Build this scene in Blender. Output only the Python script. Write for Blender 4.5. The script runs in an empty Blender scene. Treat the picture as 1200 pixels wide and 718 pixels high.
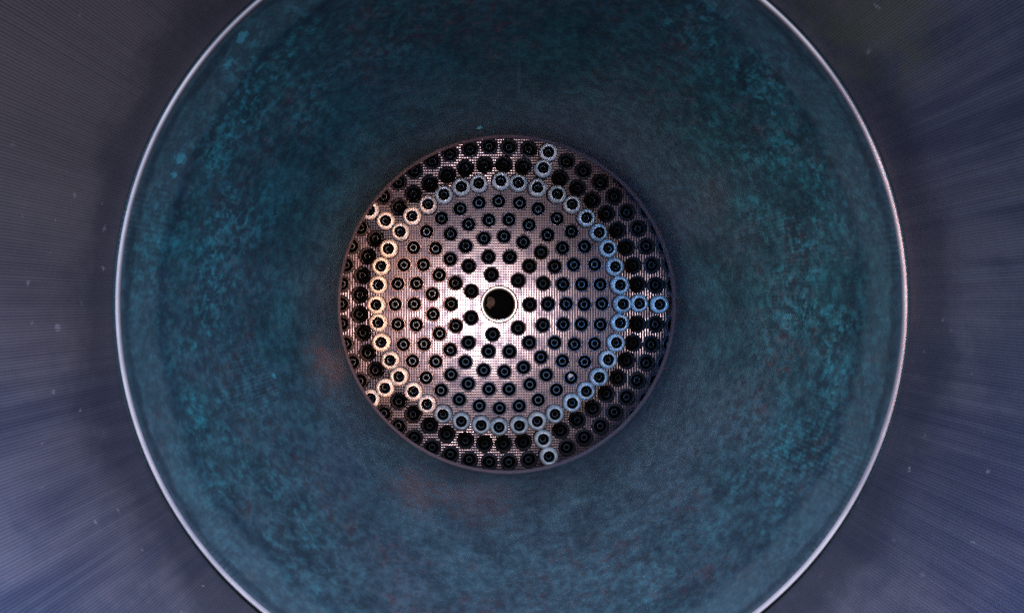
import bpy, bmesh, math, random
from mathutils import Vector, geometry
random.seed(7)
PI = math.pi
S = bpy.context.scene
COL = S.collection

# ---------------------------------------------------------------- camera
# the engine lies on its side: its axis is world Y, the injector plate is at y=0 and the
# nozzle opens towards -Y; the camera looks into the bell from near its exit.
FPX = 2200.0                                   # focal length in pixels of the 1200 px wide photo
CAM_X, CAM_D = -0.031, 1.83
cam_d = bpy.data.cameras.new("camera")
cam = bpy.data.objects.new("camera", cam_d); COL.objects.link(cam)
cam_d.sensor_width = 36.0
cam_d.lens = FPX / 1200.0 * 36.0
cam.location = (CAM_X, -CAM_D, 0.0)
yaw = math.atan2(600 - 547.7, FPX)             # the axis vanishes left of the picture's middle
pitch = math.atan2(-2.5, FPX)
cam.rotation_euler = (PI/2 + pitch, 0, -yaw)
cam_d.clip_start, cam_d.clip_end = 0.02, 50
cam_d.dof.use_dof = True
cam_d.dof.focus_distance = 1.80
cam_d.dof.aperture_fstop = 40
S.camera = cam

# ---------------------------------------------------------------- world, lamps, exposure
w = bpy.data.worlds.new("World"); S.world = w; w.use_nodes = True
bg = w.node_tree.nodes["Background"]
bg.inputs[0].default_value = (0.30, 0.36, 0.62, 1); bg.inputs[1].default_value = 0.03
S.view_settings.view_transform = 'Standard'
S.view_settings.look = 'None'
S.view_settings.exposure = 0.0
S.view_settings.gamma = 1.0
S.cycles.use_denoising = False
S.cycles.caustics_reflective = False
S.cycles.sample_clamp_indirect = 0.6

def lamp(name, loc, target, energy, color, sx, sy=None, spread=180):
    d = bpy.data.lights.new(name, 'AREA'); o = bpy.data.objects.new(name, d); COL.objects.link(o)
    d.shape = 'RECTANGLE' if sy else 'DISK'
    d.size = sx
    if sy: d.size_y = sy
    d.energy = energy; d.color = color; d.spread = math.radians(spread)
    o.location = loc
    o.rotation_euler = (Vector(target) - Vector(loc)).to_track_quat('-Z', 'Y').to_euler()
    return o
lamp("camera_lamp", (0.000, -1.90, -0.024), (-0.01, 0, 0), 2.7, (1.0, 0.82, 0.75), 0.05)
lamp("warm_lamp", (0.78, -1.82, 0.04), (-0.13, -0.10, 0.0), 0.62, (1.0, 0.48, 0.30), 0.12, spread=11)
lamp("blue_lamp", (-0.78, -1.82, 0.10), (0.13, -0.10, 0.0), 0.15, (0.20, 0.50, 1.0), 0.14, spread=11)
lamp("low_fill", (0.10, -1.82, -0.78), (0.0, -0.11, 0.12), 0.10, (0.70, 0.76, 1.0), 0.12, spread=11)  # unseen fill added from below to brighten the top tubes
lamp("sky_panel", (-0.02, -1.84, 0.76), (-0.06, -1.05, -0.38), 16.5, (0.58, 0.70, 0.93), 0.8, 0.2, spread=88)
lamp("blue_corner_fill", (0.45, -1.84, 0.62), (-0.42, -0.95, -0.27), 2.8, (0.22, 0.46, 1.0), 0.25, spread=30)  # added unseen fill, brightens the lower left of the nozzle
lamp("violet_corner_fill", (-0.45, -1.84, 0.62), (0.44, -0.95, -0.30), 1.8, (0.50, 0.46, 1.0), 0.25, spread=30)  # added unseen fill, brightens the lower right of the nozzle

# ---------------------------------------------------------------- material helpers
class NT:
    def __init__(self, name):
        self.m = bpy.data.materials.new(name); self.m.use_nodes = True
        self.t = self.m.node_tree; self.n = self.t.nodes; self.l = self.t.links
        self.b = self.n["Principled BSDF"]
        self._tc = None
    def tc(self):
        if self._tc is None:
            self._tc = self.n.new("ShaderNodeTexCoord").outputs["Object"]
        return self._tc
    def put(self, sock, v):
        if hasattr(v, "is_linked") or isinstance(v, bpy.types.NodeSocket): self.l.new(v, sock)
        else: sock.default_value = v
    def math(self, op, a, b=0.0, c=0.0, clamp=False):
        n = self.n.new("ShaderNodeMath"); n.operation = op; n.use_clamp = clamp
        self.put(n.inputs[0], a); self.put(n.inputs[1], b); self.put(n.inputs[2], c)
        return n.outputs[0]
    def noise(self, scale, detail=4, rough=0.55, vec=None, dist=0.0):
        n = self.n.new("ShaderNodeTexNoise")
        n.inputs["Scale"].default_value = scale; n.inputs["Detail"].default_value = detail
        n.inputs["Roughness"].default_value = rough; n.inputs["Distortion"].default_value = dist
        self.l.new(vec if vec is not None else self.tc(), n.inputs["Vector"])
        return n.outputs[0]
    def step(self, v, a, b, lo=0.0, hi=1.0):
        n = self.n.new("ShaderNodeMapRange"); n.interpolation_type = 'SMOOTHSTEP'
        self.put(n.inputs[0], v); n.inputs[1].default_value = a; n.inputs[2].default_value = b
        n.inputs[3].default_value = lo; n.inputs[4].default_value = hi
        return n.outputs[0]
    def mix(self, f, a, b, mode='MIX'):
        n = self.n.new("ShaderNodeMix"); n.data_type = 'RGBA'; n.blend_type = mode
        self.put(n.inputs[0], f)
        for s, v in ((n.inputs[6], a), (n.inputs[7], b)):
            if isinstance(v, tuple): v = (*v, 1.0) if len(v) == 3 else v
            self.put(s, v)
        return n.outputs[2]
    def sep(self, v):
        n = self.n.new("ShaderNodeSeparateXYZ"); self.l.new(v, n.inputs[0]); return n.outputs
    def comb(self, x, y, z):
        n = self.n.new("ShaderNodeCombineXYZ")
        for s, v in zip(n.inputs, (x, y, z)): self.put(s, v)
        return n.outputs[0]
    def dist(self, p):
        n = self.n.new("ShaderNodeVectorMath"); n.operation = 'DISTANCE'
        self.l.new(self.tc(), n.inputs[0]); n.inputs[1].default_value = p
        return n.outputs["Value"]
    def rand(self):
        return self.n.new("ShaderNodeObjectInfo").outputs["Random"]
    def bump(self, h, strength=0.5, distance=0.001, prev=None):
        n = self.n.new("ShaderNodeBump"); n.inputs["Strength"].default_value = strength
        n.inputs["Distance"].default_value = distance
        self.l.new(h, n.inputs["Height"])
        if prev is not None: self.l.new(prev, n.inputs["Normal"])
        return n.outputs[0]
    def set(self, color=None, metal=None, rough=None, normal=None, spec=None, aniso=None):
        b = self.b
        if color is not None: self.put(b.inputs["Base Color"], (*color, 1.0) if isinstance(color, tuple) else color)
        if metal is not None: self.put(b.inputs["Metallic"], metal)
        if rough is not None: self.put(b.inputs["Roughness"], rough)
        if normal is not None: self.l.new(normal, b.inputs["Normal"])
        if spec is not None: self.put(b.inputs["Specular IOR Level"], spec)
        return self.m

# ---------------------------------------------------------------- engine profile (s = distance from plate towards camera)
S_THROAT, R_THROAT, S_SEAM = 0.36, 0.1303, 0.56
def bell_r(s):
    x = s - S_THROAT
    ra, a = 0.06, math.radians(38)
    xa = ra * math.sin(a)
    if x <= xa:
        return R_THROAT + ra - math.sqrt(ra*ra - x*x)
    r0 = R_THROAT + ra * (1 - math.cos(a)); u = x - xa
    return r0 + math.tan(a) * u - 0.20 * u * u
R_SEAM = bell_r(S_SEAM)
def nozzle_r(s):
    x = s - S_SEAM
    return 0.2697 + 0.66 * x - 0.12 * x * x
def px_to_liner(px):                           # picture radius (px of the photo) -> real radius on the bell
    s = S_THROAT
    while s < S_SEAM and bell_r(s) * FPX / (CAM_D - s) < px: s += 0.0005
    return bell_r(s)
def liner_point(px, py):                       # picture point -> point on the bell liner
    s = S_THROAT + 0.004; best = None
    while s < S_SEAM:
        d = CAM_D - s
        x = CAM_X + (px - 547.7) * d / FPX; z = -(py - 356.5) * d / FPX
        e = abs(math.hypot(x, z) - bell_r(s))
        if best is None or e < best[0]: best = (e, (x, -s, z))
        s += 0.0005
    return best[1]

# ---------------------------------------------------------------- materials
def mat_liner():
    k = NT("patinated_copper"); x, y, z = k.sep(k.tc())
    r = k.math('SQRT', k.math('ADD', k.math('MULTIPLY', x, x), k.math('MULTIPLY', z, z)))
    ang = k.math('ARCTAN2', z, x)
    big = k.noise(9, 3, 0.5); mid = k.noise(34, 5, 0.62); fine = k.noise(150, 4, 0.65)
    # radially drawn coordinates for streaks
    streak = k.noise(1.0, 4, 0.6, k.comb(k.math('MULTIPLY', k.math('COSINE', ang), 30.0), k.math('MULTIPLY', r, 26.0), k.math('MULTIPLY', k.math('SINE', ang), 30.0)))
    worm = k.noise(118, 5, 0.66, dist=1.0)
    base = k.mix(k.step(mid, 0.3, 0.7), (0.011, 0.038, 0.049), (0.022, 0.100, 0.122))
    base = k.mix(k.step(big, 0.38, 0.66), base, (0.036, 0.074, 0.100))
    # slate oxide takes over from the teal along the lower side, partly painting in light from above
    low = k.step(k.math('ADD', z, k.math('MULTIPLY', k.math('SUBTRACT', big, 0.5), 0.22)), 0.0, -0.22, 0.0, 0.36)
    base = k.mix(low, base, k.mix(k.step(mid, 0.3, 0.7), (0.052, 0.050, 0.078), (0.098, 0.092, 0.130)))
    base = k.mix(k.step(z, 0.02, 0.22, 0.0, 0.45), base, (0.008, 0.040, 0.050))  # upper side darkened in the colour, where overhead light falls off
    # rusty purple freckles
    fre = k.math('MULTIPLY', k.step(worm, 0.50, 0.60), k.step(k.noise(18, 3, 0.6), 0.40, 0.58))
    fre = k.math('MULTIPLY', fre, k.step(r, px_to_liner(260), px_to_liner(330), 0.15, 1.0))
    base = k.mix(k.math('MULTIPLY', fre, 0.8), base, (0.064, 0.038, 0.048))
    # cyan verdigris, thicker towards the outer half of the liner
    r1, r2, r3 = px_to_liner(270), px_to_liner(350), px_to_liner(425)
    zone = k.math('MULTIPLY', k.step(r, r1, r2), k.step(r, R_SEAM + 0.010, r3 - 0.004))
    zone = k.math('ADD', k.math('MULTIPLY', zone, 0.85), 0.12)
    side = k.step(k.math('ABSOLUTE', x), 0.02, 0.17, 0.25, 1.0)
    side = k.math('MULTIPLY', side, k.step(z, -0.16, -0.02, 0.45, 1.0))
    speck = k.step(k.math('ADD', k.math('MULTIPLY', worm, 0.55), k.math('MULTIPLY', fine, 0.45)), 0.45, 0.62)
    patch = k.step(k.noise(22, 4, 0.65), 0.42, 0.62)
    ver = k.math('MULTIPLY', k.math('MULTIPLY', speck, k.math('ADD', k.math('MULTIPLY', patch, 0.8), 0.2)), k.math('MULTIPLY', zone, side))
    base = k.mix(k.math('MULTIPLY', ver, 0.75), base, (0.026, 0.235, 0.285))
    # finer mottling
    base = k.mix(k.step(fine, 0.35, 0.68), k.mix(0.45, base, (0.012, 0.018, 0.028)), base)
    base = k.mix(k.math('MULTIPLY', k.step(streak, 0.52, 0.72), 0.30), base, (0.050, 0.090, 0.120))
    # wavy tide line and the paler band outside of it
    rw = k.math('ADD', r, k.math('MULTIPLY', k.math('SUBTRACT', k.noise(14, 4, 0.6), 0.5), 0.016))
    rt = px_to_liner(408)
    tide = k.math('MULTIPLY', k.step(rw, rt - 0.0045, rt), k.step(rw, rt + 0.006, rt + 0.001))
    tide = k.math('MULTIPLY', tide, k.step(k.noise(8, 2, 0.5), 0.40, 0.62, 0.05, 0.6))
    base = k.mix(k.math('MULTIPLY', k.step(rw, rt + 0.001, rt + 0.006), 0.35), base, (0.065, 0.115, 0.140))
    base = k.mix(tide, base, (0.012, 0.026, 0.045))
    # darker edge at the joint; throat darkened by patina plus painted grazing shade
    re = k.math('ADD', r, k.math('MULTIPLY', k.math('SUBTRACT', k.noise(26, 4, 0.6), 0.5), 0.012))
    base = k.mix(k.step(re, R_SEAM - 0.0068, R_SEAM - 0.0040, 0, 0.55), base, (0.012, 0.018, 0.030))
    base = k.mix(k.step(rw, R_THROAT + 0.045, R_THROAT + 0.004, 0, 0.70), base, (0.010, 0.019, 0.030))
    base = k.mix(k.step(r, R_THROAT + 0.0016, R_THROAT + 0.0004, 0, 0.7), base, (0.16, 0.13, 0.17))  # grazing light on the throat lip, painted as a paler line
    # rust blooms and a rectangular scab of verdigris
    for p, rad, c, a in ((liner_point(385, 428), 0.030, (0.095, 0.060, 0.052), 0.7), (liner_point(485, 575), 0.034, (0.10, 0.055, 0.055), 0.6),
                         (liner_point(560, 590), 0.040, (0.085, 0.055, 0.065), 0.5), (liner_point(835, 235), 0.022, (0.06, 0.06, 0.06), 0.25)):
        dd = k.math('ADD', k.dist(p), k.math('MULTIPLY', k.math('SUBTRACT', k.noise(75, 6, 0.78), 0.5), rad * 2.6))
        base = k.mix(k.step(dd, rad * 0.95, rad * 0.15, 0, a * 0.6), base, c)
    for (px, py), rad in (((212, 186), 0.0058), ((322, 440), 0.0024), ((206, 205), 0.003), ((283, 45), 0.006), ((270, 75), 0.005), ((640, 169), 0.004), ((562, 150), 0.003)):
        dd = k.math('ADD', k.dist(liner_point(px, py)), k.math('MULTIPLY', k.math('SUBTRACT', k.noise(170, 4, 0.7, dist=1.0), 0.5), rad * 2.6))
        base = k.mix(k.step(dd, rad * 0.95, rad * 0.45, 0, 0.8), base, (0.06, 0.25, 0.32))
    chan = k.math('SINE', k.math('MULTIPLY', ang, 430.0))
    h = k.math('ADD', k.math('MULTIPLY', chan, k.step(k.noise(11, 3, 0.6), 0.50, 0.72, 0.0, 0.35)), k.math('MULTIPLY', fine, 1.6))
    h = k.math('ADD', h, k.math('MULTIPLY', mid, 2.0))
    return k.set(base, k.step(fine, 0.3, 0.7, 0.25, 0.05), k.step(mid, 0.3, 0.7, 0.50, 0.68), k.bump(h, 0.55, 0.0007), 0.22)

def mat_nozzle():
    k = NT("brazed_steel_tubes"); x, y, z = k.sep(k.tc())
    r = k.math('SQRT', k.math('ADD', k.math('MULTIPLY', x, x), k.math('MULTIPLY', z, z)))
    ang = k.math('ARCTAN2', z, x); ca = k.math('COSINE', ang); sa = k.math('SINE', ang)
    tube = k.noise(1.0, 2, 0.7, k.comb(k.math('MULTIPLY', ca, 55.0), k.math('MULTIPLY', r, 2.0), k.math('MULTIPLY', sa, 55.0)))
    wide = k.noise(1.0, 3, 0.6, k.comb(k.math('MULTIPLY', ca, 7.0), k.math('MULTIPLY', r, 9.0), k.math('MULTIPLY', sa, 7.0)))
    cloud = k.noise(13, 5, 0.65)
    base = k.mix(k.step(wide, 0.36, 0.64), (0.068, 0.060, 0.092), (0.136, 0.112, 0.134))
    base = k.mix(k.step(tube, 0.42, 0.70, 0, 0.35), base, (0.17, 0.155, 0.18))
    base = k.mix(k.step(cloud, 0.46, 0.66, 0, 0.6), base, (0.045, 0.050, 0.075))
    base = k.mix(k.step(x, 0.05, 0.35, 0, 0.75), base, k.mix(1.0, base, (0.62, 0.86, 1.0), 'MULTIPLY'))  # cool tint painted on the right to offset warm lamp spill
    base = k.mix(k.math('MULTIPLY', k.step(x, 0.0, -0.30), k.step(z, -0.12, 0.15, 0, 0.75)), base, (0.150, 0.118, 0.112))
    # scorched collar next to the joint
    rw = k.math('ADD', r, k.math('MULTIPLY', k.math('SUBTRACT', k.noise(20, 4, 0.65), 0.5), 0.045))
    base = k.mix(k.step(rw, 0.300, 0.279, 0, 0.55), base, (0.022, 0.025, 0.042))
    # olive bloom, upper right
    dd = k.math('ADD', k.dist((0.215, -0.62, 0.195)), k.math('MULTIPLY', k.math('SUBTRACT', k.noise(40, 4, 0.7), 0.5), 0.12))
    base = k.mix(k.step(dd, 0.085, 0.02, 0, 0.55), base, (0.115, 0.125, 0.065))
    # pale specks of scale
    v = k.n.new("ShaderNodeTexVoronoi"); v.inputs["Scale"].default_value = 75
    wv = k.n.new("ShaderNodeVectorMath"); wv.operation = 'MULTIPLY_ADD'
    nz = k.n.new("ShaderNodeTexNoise"); nz.inputs["Scale"].default_value = 260; k.l.new(k.tc(), nz.inputs["Vector"])
    k.l.new(nz.outputs["Color"], wv.inputs[0]); wv.inputs[1].default_value = (0.007, 0.007, 0.007); k.l.new(k.tc(), wv.inputs[2])
    k.l.new(wv.outputs[0], v.inputs["Vector"])
    pick = k.sep(v.outputs["Color"])
    d2 = k.math('ADD', v.outputs["Distance"], k.math('MULTIPLY', pick[1], 0.10))
    sp = k.math('MULTIPLY', k.step(d2, 0.20, 0.10), k.step(k.noise(7, 3, 0.6), 0.46, 0.54))
    sp = k.math('MULTIPLY', sp, k.step(pick[0], 0.66, 0.70))
    base = k.mix(k.math('MULTIPLY', sp, 0.4), base, (0.42, 0.37, 0.42))
    return k.set(base, 0.45, k.step(cloud, 0.3, 0.7, 0.42, 0.58), k.bump(k.math('ADD', cloud, k.math('MULTIPLY', k.noise(260, 2, 0.5), 0.3)), 0.25, 0.0015))

def mat_plate():
    k = NT("woven_mesh_metal"); x, y, z = k.sep(k.tc())
    p = 2 * PI / 0.00250
    wob = k.math('MULTIPLY', k.math('SUBTRACT', k.noise(45, 2, 0.5), 0.5), 1.2)
    wx = k.math('SINE', k.math('ADD', k.math('MULTIPLY', x, p), wob))
    wz = k.math('SINE', k.math('ADD', k.math('MULTIPLY', z, p), wob))
    pit = k.step(k.math('ADD', wx, wz), 0.10, -0.90)                 # openings between the wires
    wires = k.math('MAXIMUM', k.math('MULTIPLY', wx, 1.0), k.math('MULTIPLY', wz, 0.75))
    blot = k.noise(62, 4, 0.65); fine = k.noise(420, 3, 0.6)
    base = k.mix(k.step(blot, 0.36, 0.64), (0.075, 0.074, 0.115), (0.335, 0.285, 0.325))
    base = k.mix(k.step(fine, 0.45, 0.72, 0, 0.45), base, (0.30, 0.20, 0.20))
    base = k.mix(k.math('MULTIPLY', pit, 0.97), base, (0.035, 0.025, 0.035))
    h = k.math('ADD', wires, k.math('MULTIPLY', fine, 0.08))
    r = k.math('SQRT', k.math('ADD', k.math('MULTIPLY', x, x), k.math('MULTIPLY', z, z)))
    h = k.math('MULTIPLY', k.math('ADD', h, k.math('MULTIPLY', fine, 0.5)), k.step(r, 0.112, 0.128, 1.0, 5.0))   # coarser, worn weave outside the baffle ring
    return k.set(base, 0.78, k.step(blot, 0.3, 0.7, 0.20, 0.115), k.bump(h, 0.35, 0.000032))

def mat_metal(name, c1, c2, metal=0.9, r1=0.35, r2=0.55, scale=160, bs=0.3):
    k = NT(name)
    n = k.noise(scale, 4, 0.65); n2 = k.noise(scale * 4, 3, 0.6)
    f = k.math('ADD', k.step(n, 0.34, 0.66), k.math('MULTIPLY', k.math('SUBTRACT', k.rand(), 0.5), 0.5), clamp=True)
    return k.set(k.mix(f, c1, c2), metal, k.step(n2, 0.3, 0.7, r1, r2), k.bump(k.math('ADD', n, k.math('MULTIPLY', n2, 0.4)), bs, 0.0006))

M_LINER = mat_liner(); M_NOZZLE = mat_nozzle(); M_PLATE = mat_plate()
M_COPPER = mat_metal("bare_copper", (0.34, 0.15, 0.085), (0.60, 0.29, 0.17), 0.6, 0.35, 0.5, 40)
M_RING = mat_metal("polished_joint_metal", (0.36, 0.31, 0.34), (0.68, 0.58, 0.58), 0.0, 0.35, 0.5, 9, 0.05)
M_COLLAR = mat_metal("collar_steel", (0.16, 0.15, 0.20), (0.34, 0.30, 0.36), 0.45, 0.35, 0.5, 220)
M_BORE = mat_metal("shaded_bore", (0.0015, 0.0018, 0.003), (0.004, 0.005, 0.008), 0.0, 0.7, 0.9, 200)  # near-black colour stands in for the shade inside the bores
M_POST = mat_metal("blued_steel", (0.05, 0.10, 0.17), (0.10, 0.17, 0.26), 0.3, 0.35, 0.5, 300)
M_POST_DARK = mat_metal("dark_post", (0.014, 0.026, 0.046), (0.035, 0.055, 0.085), 0.3, 0.4, 0.55, 300)  # darker steel for the outer posts
M_NUT = mat_metal("scorched_shaded_steel", (0.007, 0.009, 0.016), (0.024, 0.025, 0.038), 0.4, 0.4, 0.6, 260)
M_TUBE = mat_metal("bright_tube_steel", (0.28, 0.37, 0.44), (0.74, 0.76, 0.80), 0.15, 0.26, 0.42, 210, 0.7)
M_STAKE = mat_metal("stake_mark", (0.03, 0.022, 0.03), (0.08, 0.06, 0.07), 0.5, 0.5, 0.7, 300)
M_PORT = mat_metal("port_steel", (0.80, 0.74, 0.72), (0.90, 0.84, 0.80), 0.8, 0.18, 0.28, 120, 0.03)
M_GROOVE = mat_metal("groove_stain", (0.22, 0.08, 0.08), (0.30, 0.13, 0.12), 0.3, 0.5, 0.6, 200)
M_CHIP = mat_metal("pale_scale", (0.52, 0.36, 0.31), (0.90, 0.76, 0.70), 0.0, 0.6, 0.8, 300, 0.8)

# ---------------------------------------------------------------- mesh helpers
def link(name, me, parent=None, loc=(0, 0, 0)):
    o = bpy.data.objects.new(name, me); COL.objects.link(o); o.location = loc
    if parent is not None: o.parent = parent
    return o
def finish(bm, name, mats, smooth=True, autosmooth=None):
    bmesh.ops.recalc_face_normals(bm, faces=bm.faces) if autosmooth != 'keep' else None
    me = bpy.data.meshes.new(name); bm.to_mesh(me); bm.free()
    for m in (mats if isinstance(mats, (list, tuple)) else [mats]): me.materials.append(m)
    if smooth: me.polygons.foreach_set("use_smooth", [True] * len(me.polygons))
    return me
def lathe(bm, prof, n, mat=0, lobes=None, close=True, rot=0.0):
    """prof: list of (r, h[, material]); revolved about Y, h towards the camera (-Y). Sharp corners get doubled rings."""
    rings = []
    for q in prof:
        r, h = q[0], q[1]
        if r < 1e-7: rings.append([bm.verts.new((0, -h, 0))]); continue
        vs = []
        for i in range(n):
            a = 2 * PI * i / n + rot
            rr = r * (lobes(a, r, h) if lobes else 1.0)
            vs.append(bm.verts.new((rr * math.cos(a), -h, rr * math.sin(a))))
        rings.append(vs)
    for k in range(len(rings) - 1):
        A, B = rings[k], rings[k + 1]
        mi = prof[k][2] if len(prof[k]) > 2 else mat
        for i in range(n):
            j = (i + 1) % n
            if len(A) == 1 and len(B) == 1: continue
            if len(B) == 1: f = bm.faces.new((A[i], A[j], B[0]))
            elif len(A) == 1: f = bm.faces.new((A[0], B[j], B[i]))
            else: f = bm.faces.new((A[i], A[j], B[j], B[i]))
            f.material_index = mi
def rounded(prof, eps=0.00018):
    """bevel every corner of a lathe profile so that smooth shading keeps its edges"""
    out = [prof[0]]
    for i in range(1, len(prof) - 1):
        p0, p1, p2 = prof[i-1], prof[i], prof[i+1]
        m1 = p0[2] if len(p0) > 2 else 0
        m2 = p1[2] if len(p1) > 2 else 0
        a = Vector((p0[0]-p1[0], p0[1]-p1[1])); b = Vector((p2[0]-p1[0], p2[1]-p1[1]))
        ea, eb = min(eps, a.length*0.4), min(eps, b.length*0.4)
        a.normalize(); b.normalize()
        out.append((p1[0]+a.x*ea, p1[1]+a.y*ea, m2)); out.append((p1[0]+b.x*eb, p1[1]+b.y*eb, m2))
    out.append(prof[-1])
    return out

# ---------------------------------------------------------------- the engine
eng = bpy.data.objects.new("rocket_engine", None); COL.objects.link(eng)
eng.empty_display_size = 0.1
eng["label"] = "open rocket engine seen into its ribbed nozzle, teal copper throat and drilled injector plate"
eng["category"] = "rocket engine"

# nozzle wall: 1000 brazed tubes side by side, scalloped in real geometry
def build_nozzle():
    NTUBE, SEG = 1000, 6
    ss = [S_SEAM + 0.001 + (1.745 - S_SEAM) * (i / 46) ** 1.25 for i in range(47)]
    N = NTUBE * SEG
    wob = [random.gauss(0, 0.10) for _ in range(NTUBE)]
    tilt = [random.gauss(0, 0.05) for _ in range(NTUBE)]
    verts = []
    for s in ss:
        r = nozzle_r(s); tr = PI * r / NTUBE                     # tube radius grows with the bell
        for i in range(N):
            t, q = divmod(i, SEG); c = (q / SEG) * 2 - 1
            bulge = math.sqrt(max(0.0, 1.06 - c * c)) * (1 + wob[t]) + tilt[t] * c
            rr = r - tr * 0.62 * bulge
            a = 2 * PI * i / N
            verts.append((rr * math.cos(a), -s, rr * math.sin(a)))
    faces = []
    for k in range(len(ss) - 1):
        o1, o2 = k * N, (k + 1) * N
        for i in range(N):
            j = (i + 1) % N
            faces.append((o1 + i, o1 + j, o2 + j, o2 + i))
    # outer skin and rolled exit lip, so that the bell has a thickness
    base = len(verts); n2 = 250
    outer = [(nozzle_r(s) + 0.012, s) for s in (1.745, 1.4, 1.0, 0.75, 0.566)]
    outer.insert(0, (nozzle_r(1.745) + 0.004, 1.756))
    for r, s in outer:
        for i in range(n2):
            a = 2 * PI * i / n2; verts.append((r * math.cos(a), -s, r * math.sin(a)))
    for k in range(len(outer) - 1):
        o1, o2 = base + k * n2, base + (k + 1) * n2
        for i in range(n2):
            j = (i + 1) % n2; faces.append((o1 + i, o1 + j, o2 + j, o2 + i))
    last = (len(ss) - 1) * N; m = N // n2
    for i in range(n2):
        j = (i + 1) % n2
        inner = [last + (i * m + q) % N for q in range(m + 1)]
        faces.append(tuple(inner) + (base + j, base + i))
    me = bpy.data.meshes.new("nozzle_wall"); me.from_pydata(verts, [], faces)
    me.materials.append(M_NOZZLE)
    me.polygons.foreach_set("use_smooth", [True] * len(me.polygons))
    return link("nozzle_wall", me, eng)
build_nozzle()

# bright ring where nozzle and chamber are joined
bm = bmesh.new()
lathe(bm, rounded([(0.2685, 0.550), (0.2675, 0.5636), (0.2655, 0.5636), (0.2648, 0.5600), (0.2648, 0.553), (0.2685, 0.550)], 0.0005), 720)
link("joint_ring", finish(bm, "joint_ring", M_RING), eng)

# combustion chamber liner: cylinder, convergent part, throat and the first part of the bell
prof = [(0.2265, -0.006), (0.2265, 0.10), (0.2255, 0.13)]
for i in range(1, 25):                                            # smooth convergent part
    t = i / 24; prof.append((0.2255 + (R_THROAT - 0.2255) * (3*t*t - 2*t*t*t), 0.13 + (S_THROAT - 0.13) * t))
for i in range(1, 61):
    s = S_THROAT + (S_SEAM - 0.0012 - S_THROAT) * i / 60; prof.append((bell_r(s), s))
prof += [(0.276, 0.5585), (0.285, 0.50), (0.19, 0.37), (0.245, 0.20), (0.245, -0.010)]
prof = [(r, s, 1 if s < 0.335 and i < 40 else 0) for i, (r, s) in enumerate(prof)]   # bare copper inside the chamber
bm = bmesh.new(); lathe(bm, prof, 360)
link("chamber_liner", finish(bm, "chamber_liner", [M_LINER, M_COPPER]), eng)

# ---------------------------------------------------------------- injector plate with its drilled holes
PITCH = 0.01772
def row_r(k): return 0.02995 + PITCH * k                          # k = 0 is the row round the igniter port
inner = []                                                        # rows 0..4: 7 + 14 + 21 + 26 + 32
for k, n in enumerate((7, 14, 21, 26, 32)):
    for i in range(n):
        inner.append((row_r(k) - (0.0003 if k == 1 else 0), 2 * PI * i / n))
baffle, outer_near, outer_far = [], [], []
for i in range(40): baffle.append((row_r(5), 2 * PI * i / 40))
for k, n in ((6, 45), (7, 50), (8, 55)):
    for i in range(n):
        a = 2 * PI * i / n
        if i % (n // 5) == 0:
            if k < 8: baffle.append((row_r(k), a))
            continue
        if k < 8: outer_near.append((row_r(k), a))
        elif math.cos(a) > 0.62: outer_near.append((row_r(k), a))  # only these peep past the throat's edge
        else: outer_far.append((row_r(k), a))
def pos(r, a, jit=0.00035):
    return (r * math.cos(a) + random.gauss(0, jit), 0.0, r * math.sin(a) + random.gauss(0, jit))
P_in = [pos(*q) for q in inner]; P_ba = [pos(*q, 0.0005) for q in baffle]; P_ou = [pos(*q) for q in outer_near]; P_fa = [pos(*q) for q in outer_far]

def build_plate():
    holes = [(p, 0.0066) for p in P_in] + [(p, 0.0070) for p in P_ba + P_ou + P_fa] + [((0, 0, 0), 0.0172)]
    V, E = [], []
    def circ(cx, cz, r, n):
        b = len(V)
        for i in range(n): V.append(Vector((cx + r * math.cos(2*PI*i/n), cz + r * math.sin(2*PI*i/n))))
        for i in range(n): E.append((b + i, b + (i + 1) % n))
    circ(0, 0, 0.2262, 160)
    for (p, r) in holes: circ(p[0], p[2], r, 20 if r < 0.01 else 48)
    vs, es, fs, _, _, _ = geometry.delaunay_2d_cdt(V, E, [], 1, 1e-7)
    keep = []
    for f in fs:
        c = sum((vs[i] for i in f), Vector((0, 0))) / len(f)
        if any((c.x - p[0])**2 + (c.y - p[2])**2 < (r * 0.97)**2 for p, r in holes): continue
        keep.append(tuple(f))
    me = bpy.data.meshes.new("injector_plate")
    me.from_pydata([(v.x, 0.0, v.y) for v in vs], [], keep)
    me.materials.append(M_PLATE)
    bm = bmesh.new(); bm.from_mesh(me)
    for f in bm.faces:
        f.normal_update()
        if f.normal.y > 0: f.normal_flip()
    bm.to_mesh(me); bm.free()
    return link("injector_plate", me, eng)
build_plate()

# igniter port in the middle: flat rim with a stained groove, deep dark bore
bm = bmesh.new()
lathe(bm, rounded([(0.0186, -0.0010, 0), (0.0185, 0.0007, 1), (0.0182, 0.0005, 1), (0.0178, 0.0007, 0), (0.0147, 0.0007, 0), (0.0144, 0.0003, 2), (0.0142, -0.080, 2), (0.0, -0.080, 2)], 0.0001), 72)
port = link("igniter_port", finish(bm, "igniter_port", [M_PORT, M_GROOVE, M_BORE]), eng)
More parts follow.
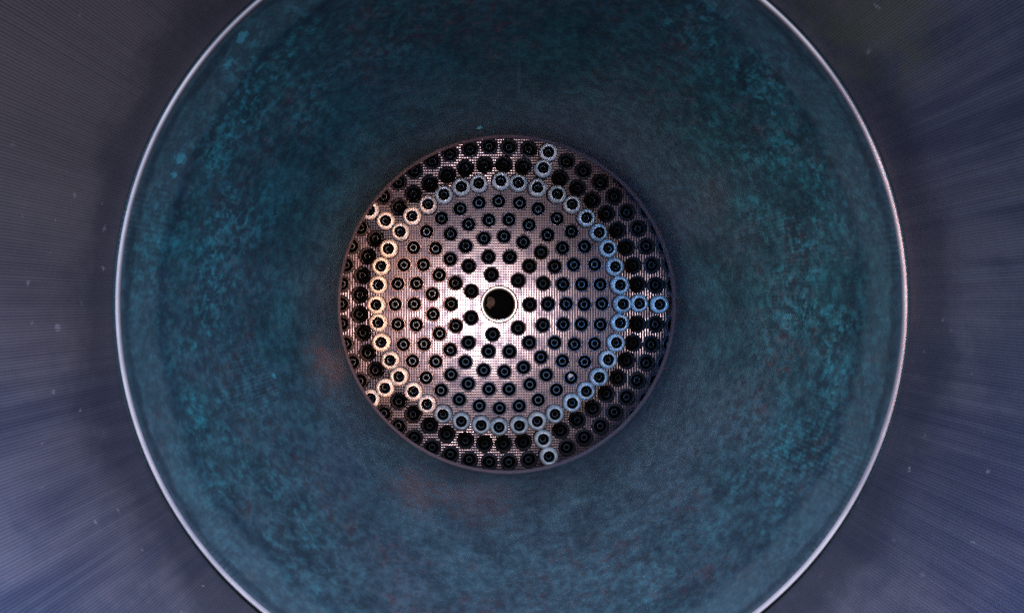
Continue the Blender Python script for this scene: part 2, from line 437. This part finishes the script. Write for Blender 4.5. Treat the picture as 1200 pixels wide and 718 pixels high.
# post tips (sub-parts)
def post_mesh(ro, ri, top, bottom, name, steel=None):
    bm = bmesh.new()
    lathe(bm, rounded([(ro, bottom, 0), (ro, top - 0.0003, 0), (ro - 0.0003, top, 0), (ri + 0.0001, top, 1), (ri, top - 0.0002, 1), (ri, bottom + 0.001, 1), (0, bottom + 0.001, 1)], 0.0001), 24)
    return finish(bm, name, [steel or M_POST, M_BORE])
POST_A = post_mesh(0.0035, 0.0024, -0.0012, -0.0295, "oxidizer_post")
POST_B = post_mesh(0.0030, 0.0022, 0.0168, 0.004, "oxidizer_post")
POST_C = post_mesh(0.0031, 0.0023, -0.0012, -0.0295, "oxidizer_post", M_POST_DARK)

def add_stakes(bm, R, mat, rot, n=4, w=0.0013, l=0.0019, h=0.0006):
    for i in range(n):
        if random.random() < 0.12: continue
        a = rot + 2 * PI * i / n + random.gauss(0, 0.12)
        rad = Vector((math.cos(a), 0, math.sin(a))); tan = Vector((-math.sin(a), 0, math.cos(a)))
        c = rad * (R + l * 0.18)
        ww, ll = w * random.uniform(0.7, 1.2), l * random.uniform(0.7, 1.15)
        lo, hi = [], []
        for q in range(8):
            b = 2 * PI * q / 8; d = rad * (math.cos(b) * ll * 0.55) + tan * (math.sin(b) * ww * 0.55)
            lo.append(bm.verts.new(c + d + Vector((0, 0.0003, 0)))); hi.append(bm.verts.new(c + d * 0.7 + Vector((0, -h, 0))))
        f = bm.faces.new(hi); f.material_index = mat
        for q in range(8):
            f = bm.faces.new((lo[q], lo[(q+1) % 8], hi[(q+1) % 8], hi[q])); f.material_index = mat

def injector_mesh():
    bm = bmesh.new()
    lathe(bm, rounded([(0.0078, -0.0004, 2), (0.0077, 0.0004, 0), (0.0074, 0.0012, 0), (0.0068, 0.0013, 0), (0.0063, 0.0006, 1), (0.0062, -0.0300, 1), (0, -0.0300, 1)], 0.0001), 36)
    add_stakes(bm, 0.0076, 2, random.uniform(0, PI))
    return finish(bm, "injector", [M_COLLAR, M_BORE, M_STAKE])
def nut_mesh(stakes=True):
    bm = bmesh.new(); ph = random.uniform(0, PI); n = random.choice((7, 8, 9))
    amp = random.uniform(0.010, 0.028)
    def lob(a, r, h): return 1 + (amp * math.cos(n * (a + ph)) + 0.012 * math.sin(3 * a + ph)) * max(0.0, min(1.0, (r - 0.0066) / 0.0016))
    lathe(bm, rounded([(0.0087, -0.0004, 0), (0.0086, 0.0010, 0), (0.0081, 0.0018, 0), (0.0076, 0.0019, 0), (0.0074, 0.0030, 0), (0.0067, 0.0033, 0), (0.0062, 0.0020, 1), (0.0060, -0.0300, 1), (0, -0.0300, 1)], 0.00015), 40, lobes=lob)
    add_stakes(bm, 0.0087, 2, ph, n=random.choice((3, 4, 5)))
    return finish(bm, "shrouded_injector", [M_NUT, M_BORE, M_STAKE])
def tube_mesh():
    bm = bmesh.new()
    T = 0.027 + random.gauss(0, 0.0009); ro = 0.0091 + random.gauss(0, 0.00012)
    ph = random.uniform(0, 2 * PI)
    def lob(a, r, h): return 1 + 0.008 * math.sin(2 * a + ph) + 0.006 * math.sin(5 * a + 2 * ph)
    lathe(bm, rounded([(ro + 0.0002, -0.0005, 2), (ro + 0.0001, T - 0.0085, 0), (ro + 0.0001, T - 0.0070, 0), (ro - 0.0002, T - 0.0042, 0), (ro - 0.0009, T - 0.0018, 0), (0.0069, T - 0.0004, 0), (0.0062, T, 0), (0.0056, T - 0.0003, 0), (0.0051, T - 0.0020, 1), (0.0049, 0.003, 1), (0, 0.003, 1)], 0.00025), 40, lobes=lob)  # dark lower body paints in the shade between tubes
    return finish(bm, "baffle_injector", [M_TUBE, M_BORE, M_NUT])

def place(name, points, meshes, post, label=None):
    out = []
    for i, p in enumerate(points):
        o = link(name, meshes[i % len(meshes)], eng, p)
        o.rotation_euler = (random.gauss(0, 0.012), random.uniform(0, 2 * PI) if name != 'injector' else random.uniform(-0.5, 0.5), random.gauss(0, 0.012))
        q = link("oxidizer_post", post, o, (random.gauss(0, 0.00016), 0, random.gauss(0, 0.00016)))
        out.append(o)
    return out
place("injector", P_in, [injector_mesh() for _ in range(14)], POST_A)
place("shrouded_injector", P_ou, [nut_mesh() for _ in range(12)], POST_C)
place("baffle_injector", P_ba, [tube_mesh() for _ in range(12)], POST_B)

# ---------------------------------------------------------------- loose scale caught in the plate
def chip(name, loc, size, label, seed, squash=(1, 0.5, 1)):
    rnd = random.Random(seed); bm = bmesh.new()
    bmesh.ops.create_icosphere(bm, subdivisions=2, radius=1.0)
    for v in bm.verts:
        k = 0.62 + 0.6 * rnd.random()
        v.co = Vector((v.co.x * size * k * squash[0], v.co.y * size * k * squash[1], v.co.z * size * k * squash[2]))
    o = link(name, finish(bm, name, M_CHIP, smooth=False), None, loc)
    o["label"] = label; o["category"] = "debris"
    return o
target_in = min(P_in, key=lambda p: (p[0] - 0.0728)**2 + (p[2] + 0.0697)**2)
chip("scale_chip", (target_in[0] - 0.0005, -0.0004, target_in[2] + 0.0020), 0.0024, "small pale chip caught in one injector at lower right of the plate", 3)
chip("scale_flake", (-0.0086, -0.0006, 0.0014), 0.0046, "ragged pale flake of scale stuck inside the central igniter port", 5, (0.9, 0.5, 1.25))
